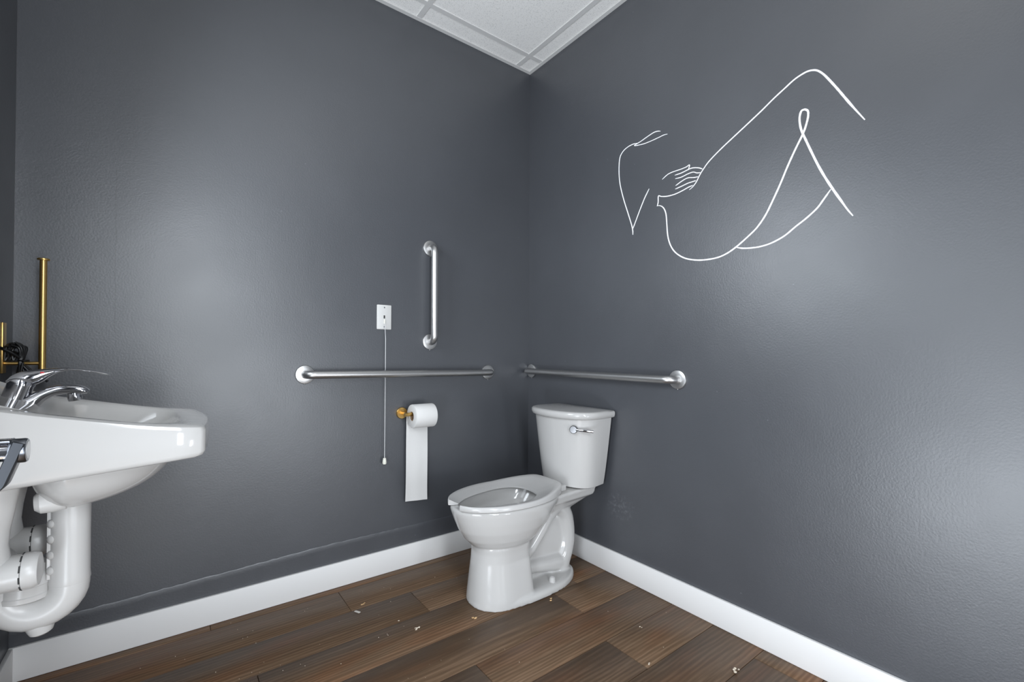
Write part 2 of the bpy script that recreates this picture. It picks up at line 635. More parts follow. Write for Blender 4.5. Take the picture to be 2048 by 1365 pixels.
bowl_rings = [egg(.634, .42, .084, .221), egg(.650, .400, .100, .228), egg(.668, .385, .114, .240), egg(.692, .350, .131, .264), egg(.717, .315, .148, .303), egg(.736, .285, .160, .345),
              egg(.748, .262, .166, .375), egg(.752, .255, .168, .389), egg(.750, .257, .166, .397), egg(.744, .262, .161, .400),
              egg(.722, .300, .125, .400), egg(.712, .312, .118, .394), egg(.708, .318, .115, .375), egg(.695, .335, .112, .350), egg(.640, .365, .085, .306), egg(.580, .400, .055, .278), egg(.52, .44, .02, .270)]
bowl = loft(bowl_rings)
# pedestal column
col = loft([egg(.674, .425, .121, .0, ef=2.2, eb=7, b0=-.006), egg(.672, .425, .119, .03, ef=2.2, eb=7, b0=-.006), egg(.663, .428, .107, .11, ef=2.2, eb=7, b0=-.003), egg(.654, .432, .100, .17, ef=2.2, eb=7), egg(.650, .436, .101, .205, ef=2.2, eb=7), egg(.652, .436, .104, .228, ef=2.2, eb=7), egg(.640, .44, .09, .240, ef=2.2, eb=7)])
# foot plate
half = [(.674, 0), (.671, .03), (.655, .062), (.632, .084), (.604, .102), (.57, .114), (.51, .123), (.44, .128), (.37, .127), (.28, .117), (.215, .095), (.17, .066), (.14, .032), (.132, 0)]
foot_out = [(a, b) for a, b in half] + [(a, -b) for a, b in half[-2:0:-1]]
foot_out = [(p.x, p.y) for p in catmull(foot_out, 4, closed=True)]


def scaled(outl, d, z):
    ca = 0.40
    r = []
    for a, b in outl:
        v = Vector((a - ca, b))
        L_ = v.length
        r.append(tw(ca + v.x * (L_ - d) / L_, -0.010 + v.y * (L_ - d) / L_, z))
    return r


foot = loft([scaled(foot_out, 0, 0), scaled(foot_out, 0, .014), scaled(foot_out, .004, .024), scaled(foot_out, .012, .030), scaled(foot_out, .03, .032)])


def ribtube(pts, n=20):
    """(a, z, in-plane radius, sideways radius) list in the plane b = 0"""
    P = catmull([(p[0], p[1], 0) for p in pts], 5)
    Q = catmull([(p[2], p[3], 0) for p in pts], 5)
    rings = []
    for i, p in enumerate(P):
        d = (P[min(i + 1, len(P) - 1)] - P[max(i - 1, 0)]).normalized()
        nrm = Vector((-d.y, d.x, 0))
        r = []
        for k in range(n):
            th = 2 * PI * k / n
            ca, sb = cos(th), sin(th)
            ca = math.copysign(abs(ca) ** 0.8, ca)
            sb = math.copysign(abs(sb) ** 0.8, sb)
            o = p + nrm * Q[i].x * ca
            r.append(tw(o.x, Q[i].y * sb, o.y))
        rings.append(r)
    return loft(rings)


trap = ribtube([(.46, .13, .032, .066), (.40, .170, .030, .068), (.345, .228, .030, .068), (.295, .288, .033, .068), (.235, .318, .036, .064), (.185, .280, .040, .060), (.166, .220, .042, .056), (.163, .160, .042, .056), (.178, .100, .042, .058), (.205, .045, .045, .062), (.215, .01, .05, .066)])
lowtube = ribtube([(.47, .09, .030, .05), (.38, .085, .032, .058), (.30, .075, .036, .060), (.22, .06, .045, .060), (.18, .03, .04, .055)])
web = box(-.46, -.17, TY - .030, TY + .030, .01, .27, .01)
# deck behind the bowl, narrowing downwards
deck = loft([[tw(a, s * w, z) for a, s, w in ((a0, 1, w0), (a1, 1, w1), (a1, -1, w1), (a0, -1, w0))] for z, a0, a1, w0, w1 in
             ((.30, .16, .30, .040, .060), (.345, .085, .31, .074, .09), (.362, .062, .32, .098, .115), (.392, .055, .32, .104, .125), (.400, .060, .32, .100, .12))])


def ribside(b):
    return ribtube


bm_tmp = bpy.data.meshes.new('tmp')
v_, f_ = join(bowl, col, foot, trap, lowtube, web, deck)
org = ORIGIN[toilet.name]
bm_tmp.from_pydata([tuple(Vector(v) - org) for v in v_], [], f_)
bmx = bmesh.new()
bmx.from_mesh(bm_tmp)
bmesh.ops.recalc_face_normals(bmx, faces=bmx.faces)
bmx.to_mesh(bm_tmp)
bmx.free()
tmp = bpy.data.objects.new('tmp', bm_tmp)
C.objects.link(tmp)
md = tmp.modifiers.new('r', 'REMESH')
md.mode = 'VOXEL'
md.voxel_size = 0.004
sm = tmp.modifiers.new('s', 'SMOOTH')
sm.factor = 0.5
sm.iterations = 7
dg = bpy.context.evaluated_depsgraph_get()
me = bpy.data.meshes.new_from_object(tmp.evaluated_get(dg))
bpy.data.objects.remove(tmp)
me.name = 'bowl'
me.shade_smooth()
me.materials.clear()
me.materials.append(M['porcelain'])
bo = bpy.data.objects.new('bowl', me)
C.objects.link(bo)
bo.parent = toilet
ORIGIN['bowl'] = org
build('water', loft([egg(.600, .395, .062, .288), egg(.602, .393, .064, .2905)]), M['water'], toilet)

# seat: open front, strongly dished, rising a little at the back
so = [(.752, .044), (.744, .062), (.724, .092), (.690, .120), (.640, .147), (.575, .166), (.50, .173), (.42, .166), (.35, .146), (.295, .118), (.262, .090), (.250, .060), (.247, .0)]
si = [(.716, .026), (.704, .036), (.684, .051), (.655, .068), (.605, .086), (.55, .098), (.49, .105), (.44, .101), (.405, .086), (.385, .066), (.376, .045), (.372, .025), (.370, 0)]
so = so + [(a, -b) for a, b in so[-2::-1]]
si = si + [(a, -b) for a, b in si[-2::-1]]
so, si = catmull(so, 4), catmull(si, 4)
rings = []
for o_, i_ in zip(so, si):
    lift = 0.020 * max(0, min(1, (.46 - o_.x) / .20)) ** 1.3
    zo, zi = .4235 + lift, .409 + lift * 0.25
    zb = .4015
    r = []
    for f, z in ((0.0, zb + 0.003), (0.0, zo - .008), (0.035, zo - .002), (0.10, zo), (0.30, zo - (zo - zi) * .25), (0.60, zo - (zo - zi) * .68), (0.90, zi), (1.0, zi - .003), (1.0, zb + .002), (.94, zb), (.06, zb)):
        p = o_ + (i_ - o_) * f
        r.append(tw(p.x, p.y, z))
    rings.append(r)
build('seat', loft(rings), M['seat'], toilet, sharp=50)
for b in (.07, -.07):
    build('seat_hinge', box(-.262, -.225, TY + b - .015, TY + b + .015, .399, .426, .006), M['seat'], toilet)


def dshape(back, side, front, hwb, hwf, z, n=22, b0=.010, r=.02):
    """plan of the tank: flat back, short sides, bowed front"""
    pts = [(back, hwb)]
    pts.append(((back + side) * .5, hwb * .5 + hwf * .5))
    for k in range(n + 1):
        th = PI * k / n
        b = hwf * cos(th)
        a = side + (front - side) * (sin(th) ** 0.74)
        pts.append((a, b))
    pts.append(((back + side) * .5, -(hwb * .5 + hwf * .5)))
    pts.append((back, -hwb))
    return [tw(a, b0 + b, z) for a, b in pts]


tank_rings = []
for s in [i / 12 for i in range(13)]:
    z = .408 + (.722 - .408) * s
    k = s ** 0.85
    tank_rings.append(dshape(.030 - .008 * k, .100 + .020 * k, .208 + .032 * k, .136 + .040 * k, .150 + .036 * k, z))
bot = dshape(.036, .100, .196, .126, .138, .402)
build('tank', loft([bot] + tank_rings), M['porcelain'], toilet, sharp=50)
lid = [dshape(.016, .118, .250, .178, .188, .718), dshape(.012, .122, .259, .185, .196, .723), dshape(.012, .124, .262, .188, .199, .735), dshape(.012, .123, .261, .187, .198, .745), dshape(.015, .120, .256, .182, .193, .7505), dshape(.022, .114, .246, .173, .183, .752)]
build('tank_lid', loft(lid), M['porcelain'], toilet, sharp=50)
# flush lever on the bowed front
hc = Vector(tw(.214, -.118, .676))
hn = Vector((-.83, -.55, 0)).normalized()
ht = Vector((.55, -.83, -.03)).normalized()
lev = build('flush_lever', lathe([(.001, -.012), (.0165, -.012), (.0172, .006), (.0172, .014), (.015, .0165), (.001, .0165)], hc, hn, 28), M['reflchrome'], toilet, label='chrome flush lever')
build('lever_arm', tube([hc + hn * .012 + ht * .012, hc + hn * .016 + ht * .03, hc + hn * .018 + ht * .062, hc + hn * .018 + ht * .088], [.0055, .006, .0072, .0066], 14), M['chrome'], lev)
build('bolt_cap', lathe([(.0145, 0), (.0145, .010), (.012, .022), (.006, .026), (.001, .027)], tw(.322, -.100, .028), (0, 0, 1), 20), M['seat'], toilet)
build('bolt_cap', lathe([(.0145, 0), (.0145, .010), (.012, .022), (.006, .026), (.001, .027)], tw(.322, .082, .028), (0, 0, 1), 20), M['seat'], toilet)

# ------------------------------------------------------------------ grab bars
def grab_bar(p0, p1, nrm, mat, label, out=0.052, r=0.0165):
    p0, p1, nrm = Vector(p0), Vector(p1), Vector(nrm)
    th = thing('grab_bar', p0.lerp(p1, .5), label, 'grab bar', 'stainless steel grab bars around the toilet')
    d = (p1 - p0).normalized()
    for p in (p0, p1):
        build('flange', lathe([(.001, 0), (.0375, 0), (.0385, .002), (.0385, .005), (.037, .0075), (.030, .0095), (.020, .0105), (.001, .0105)], p, nrm, 40), mat, th)
        build('set_screw', lathe([(.0022, 0), (.0022, .004), (.001, .005)], p + nrm * .003 + Vector((0, 0, -.0365)) * 1.0, (0, 0, -1), 8), mat, th)
    path = [p0] + fillet(p0, p0 + nrm * out, p1 + nrm * out, .030, 10) + fillet(p0 + nrm * out, p1 + nrm * out, p1, .030, 10) + [p1]
    build('bar', tube(path, r, 24), mat, th)
    return th


grab_bar((-1.198, 0, .916), (-.284, 0, .909), (0, -1, 0), M['steelx'], 'long horizontal brushed steel grab bar on the wall above the toilet paper')
grab_bar((-.628, 0, 1.064), (-.628, 0, 1.521), (0, -1, 0), M['steelz'], 'short vertical brushed steel grab bar beside the switch plate')
grab_bar((0, -.032, .9125), (0, -.950, .9065), (-1, 0, 0), M['steely'], 'long horizontal brushed steel grab bar on the wall above the toilet tank')

# ------------------------------------------------------------------ emergency pull switch
px, pz = -.8605, 1.172
ps = thing('pull_cord_switch', (px, 0, pz), 'ivory wall switch plate with a long pull cord hanging over the grab bar', 'switch')
build('wall_plate', box(px - .0345, px + .0345, -.006, 0, pz - .0565, pz + .0565, .0035), M['plate'], ps)
for dz in (.044, -.044):
    build('screw', lathe([(.003, 0), (.003, .0008), (.0005, .0014)], (px, -.006, pz + dz), (0, -1, 0), 12), M['dchrome'], ps)
build('slot', box(px - .0034, px + .0034, -.0072, -.005, pz - .006, pz + .008), M['slit'], ps)
build('toggle', box(px - .0024, px + .0024, -.012, -.006, pz - .030, pz - .010, .001), M['knob'], ps)
cy = -.026
build('cord', tube([(px, -.011, pz - .026), (px - .0005, -.017, pz - .05), (px - .001, cy, pz - .10), (px - .001, cy, .93), (px - .0014, cy, .72), (px - .0018, cy, .528)], .0013, 8), M['string'], ps)
build('pull_knob', lathe([(.001, 0), (.0065, 0), (.0085, -.012), (.0096, -.022), (.0075, -.027), (.001, -.0275)], (px - .0018, cy, .531), (0, 0, 1), 20), M['knob'], ps)

# ------------------------------------------------------------------ toilet paper
RX, RY, RZ, RR = -.757, -.081, .718, .0545
tp = thing('toilet_paper_holder', (-.772, 0, .727), 'brushed brass toilet paper holder on the wall below the grab bar', 'holder')
build('wall_flange', lathe([(.001, 0), (.026, 0), (.027, .003), (.027, .010), (.025, .0125), (.001, .0125)], (-.772, 0, .727), (0, -1, 0), 32), M['gold'], tp)
build('post', tube([(-.772, -.01, .727), (-.772, -.070, .727)], .008, 16), M['gold'], tp)
build('arm', tube([(-.790, -.078, .7275), (-.655, -.078, .7275)], .0085, 18), M['goldx'], tp)
roll = thing('toilet_roll', (RX + .055, RY, RZ - RR), 'white toilet paper roll with a long sheet hanging down', 'toilet roll')
W2 = .108
ring = lambda r, h: (r, h)
vs, fs = [], []
n = 48
prof = [(.0205, .003), (.0225, .0), (.050, .0), (.0535, .002), (RR, .005), (RR, W2 - .005), (.0535, W2 - .002), (.050, W2), (.0225, W2), (.0205, W2 - .003)]
for r, h in prof:
    for k in range(n):
        wob = 1 + 0.006 * sin(3 * 2 * PI * k / n + 1)
        vs.append((RX + h, RY + r * wob * cos(2 * PI * k / n), RZ + r * wob * sin(2 * PI * k / n)))
m_ = len(prof)
for i in range(m_):
    for k in range(n):
        a, b_ = i * n + k, i * n + (k + 1) % n
        c, d = ((i + 1) % m_) * n + k, ((i + 1) % m_) * n + (k + 1) % n
        fs.append([a, b_, d, c])
build('paper', (vs, fs), M['paper'], roll)
vs, fs = [], []
for r, h in ((.0205, .002), (.0205, W2 - .002), (.0190, W2 - .002), (.0190, .002)):
    for k in range(n):
        vs.append((RX + h, RY + r * cos(2 * PI * k / n), RZ + r * sin(2 * PI * k / n)))
for i in range(4):
    for k in range(n):
        fs.append([i * n + k, i * n + (k + 1) % n, ((i + 1) % 4) * n + (k + 1) % n, ((i + 1) % 4) * n + k])
build('core', (vs, fs), M['core'], roll)
# hanging sheet from the wall side of the roll
vs, fs = [], []
nz, nx = 26, 8
for i in range(nz + 1):
    s = i / nz
    for j in range(nx + 1):
        u = j / nx
        zt = RZ + .012
        zb_ = .3145 + (.305 - .3145) * u
        z = zt + (zb_ - zt) * s
        x = RX - .003 * s + u * (W2 + .003 * s * 1.6)
        yb = RY + RR * 1.004 - .0015 * s + .0022 * sin(s * 7 + u * 2) * s + .0012 * sin(u * 9) * s
        vs.append((x, yb, z))
k = len(vs)
vs += [(x, y + .0006, z) for x, y, z in vs]
for i in range(nz):
    for j in range(nx):
        a = i * (nx + 1) + j
        fs.append([a, a + 1, a + nx + 2, a + nx + 1])
        fs.append([k + a, k + a + nx + 1, k + a + nx + 2, k + a + 1])
edge = [i for i in range(nx + 1)] + [i * (nx + 1) + nx for i in range(1, nz + 1)] + [nz * (nx + 1) + j for j in range(nx - 1, -1, -1)] + [i * (nx + 1) for i in range(nz - 1, 0, -1)]
for i in range(len(edge)):
    a, b_ = edge[i], edge[(i + 1) % len(edge)]
    fs.append([a, b_, k + b_, k + a])
build('hanging_sheet', (vs, fs), M['paper'], roll)

# ------------------------------------------------------------------ wall drawing: raised paint lines on the right wall, as (y, z) polylines
LINES = [([(-0.9963, 1.6613),(-1.0095, 1.6679),(-1.0257, 1.683),(-1.0416, 1.7082),(-1.0555, 1.7246),(-1.0729, 1.7426),(-1.0973, 1.7606),(-1.1329, 1.7827),(-1.1785, 1.8081),(-1.2223, 1.8325),(-1.2693, 1.8591),(-1.3093, 1.884),(-1.343, 1.9024),(-1.371, 1.9174),(-1.3937, 1.924),(-1.4115, 1.9257),(-1.4289, 1.9209),(-1.4417, 1.9115),(-1.4565, 1.8928),(-1.4731, 1.8653),(-1.4934, 1.8292),(-1.5152, 1.7884),(-1.5345, 1.7531),(-1.5616, 1.7056)], 0.0055, 0.0099),([(-0.8481, 1.6358),(-0.8594, 1.6348),(-0.8742, 1.6258),(-0.8853, 1.6101),(-0.8926, 1.5858),(-0.8964, 1.5402),(-0.9001, 1.5011),(-0.9089, 1.4675),(-0.9253, 1.436),(-0.9498, 1.4109),(-0.9838, 1.3903),(-1.0297, 1.3766),(-1.0738, 1.3717),(-1.1161, 1.3733),(-1.1511, 1.3833),(-1.1849, 1.4014),(-1.2229, 1.4282),(-1.2545, 1.4541),(-1.2825, 1.4905),(-1.3048, 1.5324),(-1.3291, 1.5831),(-1.3527, 1.6378),(-1.3758, 1.686),(-1.3974, 1.7274),(-1.4072, 1.7546),(-1.4124, 1.7774),(-1.4124, 1.7949),(-1.4071, 1.8027),(-1.4005, 1.806),(-1.3924, 1.8035),(-1.388, 1.7852),(-1.3893, 1.7619),(-1.3938, 1.7399),(-1.4028, 1.7138),(-1.4204, 1.6649),(-1.4419, 1.6081),(-1.4629, 1.56),(-1.4834, 1.5178),(-1.5034, 1.479),(-1.5191, 1.449),(-1.5326, 1.427)], 0.0072, 0.0105),([(-1.1793, 1.399),(-1.2068, 1.39),(-1.2389, 1.3857),(-1.27, 1.3853),(-1.305, 1.3913),(-1.3435, 1.4069),(-1.376, 1.4296),(-1.4073, 1.45),(-1.4377, 1.4746),(-1.4566, 1.4988),(-1.4752, 1.524)], 0.0079, 0.0079),([(-0.8496, 1.6354),(-0.8541, 1.6505),(-0.8555, 1.6761),(-0.8704, 1.67),(-0.8996, 1.6632),(-0.9351, 1.6621),(-0.9695, 1.6673),(-0.993, 1.6727),(-1.0127, 1.6748)], 0.0066, 0.0059),([(-0.8987, 1.9216),(-0.8805, 1.9248),(-0.8546, 1.9238),(-0.8165, 1.9232),(-0.7772, 1.9252),(-0.7324, 1.9343),(-0.7447, 1.9386),(-0.7651, 1.9412),(-0.8008, 1.9491),(-0.8318, 1.9543),(-0.8507, 1.9521),(-0.8657, 1.9462)], 0.0047, 0.0053),([(-0.7529, 1.939),(-0.724, 1.9443),(-0.6945, 1.942),(-0.6687, 1.9318),(-0.6513, 1.9098),(-0.6462, 1.8655),(-0.6482, 1.8153),(-0.6563, 1.7704),(-0.6741, 1.7092),(-0.6959, 1.6478),(-0.7172, 1.5874),(-0.7241, 1.5584),(-0.725, 1.5391)], 0.0055, 0.0066),([(-0.724, 1.5653),(-0.738, 1.5929),(-0.7623, 1.6413),(-0.7861, 1.6854),(-0.8095, 1.7201)], 0.0059, 0.0059),([(-0.8738, 1.7407),(-0.8993, 1.7533),(-0.9242, 1.7561),(-0.9556, 1.7554),(-0.9827, 1.7564),(-0.996, 1.7606),(-0.9974, 1.7558),(-0.9928, 1.7439)], 0.005, 0.005),([(-0.9327, 1.7396),(-0.9625, 1.7395),(-0.9894, 1.7431),(-1.0093, 1.744),(-1.0352, 1.7361),(-1.053, 1.7254)], 0.0053, 0.0058),([(-0.9349, 1.7244),(-0.9625, 1.7227),(-0.9895, 1.7265),(-1.0126, 1.7265),(-1.0288, 1.7183),(-1.0448, 1.7143)], 0.0053, 0.0053),([(-0.9364, 1.6957),(-0.9626, 1.7053),(-0.9895, 1.7106),(-1.0159, 1.7042),(-1.0353, 1.7012)], 0.0053, 0.0053),([(-0.935, 1.6822),(-0.9626, 1.6854),(-0.9896, 1.6891),(-1.0094, 1.6892),(-1.0257, 1.6891)], 0.0053, 0.0053)]
dr = thing('wall_drawing', (0, -1.3, 1.75), 'white one-line drawing of a reclining body painted on the dark wall', 'wall art')
for li, (pts, w0, w1) in enumerate(LINES):
    P = catmull([(0, a, b) for a, b in pts], 5)
    vs, fs = [], []
    for i, p in enumerate(P):
        d = (P[min(i + 1, len(P) - 1)] - P[max(i - 1, 0)])
        d = d.normalized() if d.length > 1e-6 else Vector((0, 1, 0))
        nrm = Vector((0, -d.z, d.y))
        s = i / (len(P) - 1)
        w = 0.74 * (w0 + (w1 - w0) * s) * (0.93 + .14 * random.random()) * min(1, .45 + 8 * min(s, 1 - s)) * .5
        up_ = -0.0007 - 0.0006 * s - 0.00008 * li
        vs += [(0.0003, *(p + nrm * w)[1:]), (up_, *(p + nrm * w * .7)[1:]), (up_, *(p - nrm * w * .7)[1:]), (0.0003, *(p - nrm * w)[1:])]
        if i:
            q = 4 * (i - 1)
            for k in range(3):
                fs.append([q + k, q + k + 1, q + k + 5, q + k + 4])
    build('stroke', (vs, fs), M['ink'], dr)

# ------------------------------------------------------------------ wall-hung sink on the left wall (A = distance from the wall)
SY, SH = -.690, .190


def sw(A, l, z):
    return (WX + A, SY + l, z)


sink = thing('sink', (WX, SY, .78), 'white wall-hung washbasin with sloping sides on the left wall', 'sink')


def ztop(A):
    for (a0, z0), (a1, z1) in zip(TOPS[:-1], TOPS[1:]):
        if A <= a1:
            s = (A - a0) / (a1 - a0)
            return z0 + (z1 - z0) * s
    return TOPS[-1][1]


TOPS = [(0, .955), (.05, .950), (.075, .930), (.10, .917), (.15, .905), (.20, .893), (.28, .876), (.34, .864), (.40, .8555), (.45, .8515), (.50, .8515)]


def zbot(A):
    return .760 + .028 * max(0, (A - .10) / .34)


# plan outline of the sink, counter-clockwise from the wall
def plan(ins):
    f = .446 - ins
    h = SH - ins
    pts = []
    for A in (0, .05, .075, .10, .13, .16, .20, .24, .28, .32, .36, .395):
        pts.append((A, -h))
    fr = [(f - .010, -h), (f - .001, -h + .007), (f + .002, -h + .030), (f + .008, -h * .6), (f + .013, -h * .3), (f + .015, 0), (f + .013, h * .3), (f + .008, h * .6), (f + .002, h - .030), (f - .003, h - .010), (f - .016, h - .001)]
    pts += fr
    for A in (.395, .36, .32, .28, .24, .20, .16, .13, .10, .075, .05, 0):
        pts.append((A, h))
    return pts


P0, P1, P2 = plan(0), plan(.005), plan(.014)
Pb = plan(.010)
nP = len(P0)
rings = [[sw(A, l, zbot(A)) for A, l in plan(.03)], [sw(A, l, zbot(A)) for A, l in plan(.012)], [sw(A, l, zbot(A) + .004) for A, l in plan(.004)], [sw(A, l, zbot(A) + .012) for A, l in P0],
         [sw(A, l, ztop(A) - .010) for A, l in P0], [sw(A, l, ztop(A) - .003) for A, l in plan(.0025)], [sw(A, l, ztop(A)) for A, l in plan(.009)]]
# basin: rounded shape lofted down from the rim
def basin(ca, ra, rl, z, flat=0.0, e=3.0):
    """one ring with as many points as the outline; rim height follows the top where flat = 0"""
    out = []
    for A, l in P0:
        th = math.atan2(l / SH, (A - .235) / .225)
        c_, s_ = cos(th), sin(th)
        c_ = math.copysign(abs(c_) ** (2 / e), c_)
        s_ = math.copysign(abs(s_) ** (2 / e), s_)
        AA, ll = ca + ra * c_, rl * s_
        zz = z if flat else ztop(AA) + z
        out.append(sw(AA, ll, zz))
    return out


rings += [basin(.276, .132, .164, 0, e=4.2), basin(.276, .126, .159, -.004, e=4.0), basin(.275, .121, .153, -.012, e=3.6), basin(.272, .114, .140, .830, 1, e=3.0), basin(.270, .100, .115, .790, 1, e=2.7), basin(.255, .075, .085, .745, 1, e=2.3), basin(.240, .045, .05, .722, 1, e=2), basin(.235, .018, .018, .716, 1, e=2)]
build('basin', loft(rings), M['sinkwhite'], sink, sharp=42)
# underside of the bowl
und = []
for i in range(15):
    ph = PI / 2 * i / 14
    s, c = sin(ph), cos(ph)
    r = []
    for k in range(40):
        th = 2 * PI * k / 40
        dA = cos(th)
        A = .232 + (.172 if dA > 0 else .072) * dA * c ** .75
        l = .148 * sin(th) * c ** .75
        z = .792 - .106 * s + (.232 - A) * -.10 * (1 if A > .232 else .2)
        r.append(sw(A, l, z))
    und.append(r)
build('underside_bowl', loft(und), M['sinkwhite'], sink)
build('overflow_ring', lathe([(.013, 0), (.016, .001), (.016, .003), (.012, .004), (.011, .001)], sw(.19, 0, .80), (1, 0, .4), 20), M['chrome'], sink)
build('drain', lathe([(.001, .0), (.020, .0), (.021, .002), (.017, .0035), (.001, .002)], sw(.235, 0, .716), (0, 0, 1), 24), M['chrome'], sink)

# ------------------------------------------------------------------ faucet
FB = Vector(sw(.1275, .005, .883))
fa = thing('faucet', FB, 'chrome single-lever faucet on the washbasin', 'faucet')
ax = Vector((.30, 0, 1)).normalized()
build('body', lathe([(.0245, -.014), (.0245, .002), (.0225, .008), (.0205, .030), (.0200, .050), (.0204, .062), (.001, .062)], FB, ax, 36), M['chrome'], fa)
top = FB + ax * .060
# lever: domed cap running out into a long thin blade
path = [(-0.0198, .0035, .012), (-0.0086, .0077, .0175), (0.0032, .0095, .0205), (0.0148, .0105, .0205), (0.0266, .0148, .0185), (0.0382, .0200, .016), (0.0538, .0250, .014), (0.0735, .0270, .0135), (0.1045, .0224, .013), (0.1277, .0165, .012), (0.1356, .0140, .009)]
th_ = [.003, .0100, .0145, .0155, .0132, .0092, .0050, .0032, .0030, .0028, .0014]
rings = []
P = catmull([(a, b_, c_) for a, b_, c_ in path], 5)
Q = catmull([(t_, 0, 0) for t_ in th_], 5)
for i, p in enumerate(P):
    dd = (P[min(i + 1, len(P) - 1)] - P[max(i - 1, 0)])
    d2 = Vector((dd.x, dd.y)).normalized()
    nn = Vector((-d2.y, d2.x))
    r = []
    for k in range(20):
        a_ = 2 * PI * k / 20
        h = Q[i].x * sin(a_)
        w = p.z * cos(a_)
        r.append(top + Vector((p.x + nn.x * h, w, p.y + nn.y * h + .000)))
    rings.append(r)
lv = build('lever', loft(rings), M['chrome'], fa, sharp=60)
build('lever_collar', lathe([(.0208, -.003), (.0208, .004), (.019, .009), (.001, .010)], top, ax, 32), M['chrome'], lv)
build('hot_mark', box(top.x + .029, top.x + .035, top.y - .0176, top.y - .010, top.z + .0195, top.z + .0225, .0008), M['red'], lv, label='small red hot mark')
# spout
sp = [(0.0088, .004, .019, .018), (0.0311, .0170, .018, .016), (0.0462, .0296, .0172, .0125), (0.0616, .0385, .0168, .0106), (0.0767, .0418, .0165, .0102), (0.0957, .0420, .0160, .0098), (0.1093, .0390, .015, .0080), (0.1177, .0355, .012, .0040)]
P = catmull([(s_[0], s_[1], 0) for s_ in sp], 5)
Q = catmull([(s_[2], s_[3], 0) for s_ in sp], 5)
rings = []
for i, p in enumerate(P):
    d = (P[min(i + 1, len(P) - 1)] - P[max(i - 1, 0)]).normalized()
    nn = Vector((-d.y, d.x, 0))
    r = []
    for k in range(20):
        a_ = 2 * PI * k / 20
        c_, s_ = cos(a_), sin(a_)
        c_ = math.copysign(abs(c_) ** .75, c_)
        s_ = math.copysign(abs(s_) ** .75, s_)
        o = p + nn * Q[i].y * s_
        r.append(FB + Vector((o.x, Q[i].x * c_, o.y)))
    rings.append(r)
build('spout', loft(rings), M['chrome'], fa, sharp=60)
build('aerator', lathe([(.0115, 0), (.0118, -.012), (.0105, -.016), (.009, -.0165), (.009, -.012), (.001, -.012)], FB + Vector((.095, 0, .0335)), (-.12, 0, 1), 24), M['chrome'], fa)
build('lift_rod_tip', lathe([(.0045, 0), (.0052, .006), (.003, .011), (.001, .012)], FB + Vector((.020, -.034, -.002)), (.5, 0, .86), 14), M['chrome'], fa)

# ------------------------------------------------------------------ covered pipes below the sink
PX, PY = WX + .219, -.680
pt = thing('drain_trap', (PX, PY, .45), 'white soft-covered drain trap curving below the washbasin', 'pipe')
build('down_pipe', lathe([(.029, .705), (.0315, .698), (.0325, .690), (.0322, .62), (.0325, .535), (.0335, .522), (.030, .512)], (PX, PY, 0), (0, 0, 1), 36), M['cover'], pt)
bend = []
R0 = .050
for k in range(15):
    a_ = PI * k / 14
    bend.append((PX - R0 + R0 * cos(a_), PY + .012 * (k / 14), .515 - R0 * 1.0 * sin(a_)))
bend = [(PX, PY, .530)] + bend + [(PX - 2 * R0, PY + .012, .535)]
build('bend', tube(bend, [.0325] * len(bend), 28), M['cover'], pt)
build('cleanout', lathe([(.026, 0), (.025, .018), (.021, .034), (.018, .042), (.012, .046), (.001, .047)], (PX - .048, PY + .006, .466), (.12, 0, -1), 24), M['cover'], pt)
nx_, ny_ = PX - 2 * R0, PY + .012
build('slip_nut', lathe([(.036, .500), (.041, .503), (.0415, .512), (.040, .514), (.040, .530), (.0415, .532), (.041, .545), (.033, .556), (.030, .57)], (nx_, ny_, 0), (.06, 0, 1), 36), M['cover'], pt)
arm = [(nx_, ny_, .545)] + fillet((nx_, ny_, .545), (nx_, ny_, .60), (WX, ny_, .60), .04, 8) + [(WX + .001, ny_, .60)]
build('wall_arm', tube(arm, .027, 24), M['cover'], pt)
build('top_nut', lathe([(.001, -.026), (.014, -.025), (.0215, -.017), (.0235, 0), (.0225, .018), (.016, .026), (.001, .027)], (WX + .203, -.763, .714), (1, .10, .06), 28), M['cover'], pt)
fin = []
seam = build('seam_flange', box(PX - .0335, PX - .026, PY - .0160, PY - .0135, .535, .682, .0008), M['cover'], pt)
for z in (.650, .618, .586, .554):
    build('rivet', lathe([(.0055, 0), (.0085, .0018), (.0085, .004), (.006, .0062), (.001, .007)], (PX - .0255, PY - .0175, z), (-.78, -.62, 0), 16), M['cover'], pt)


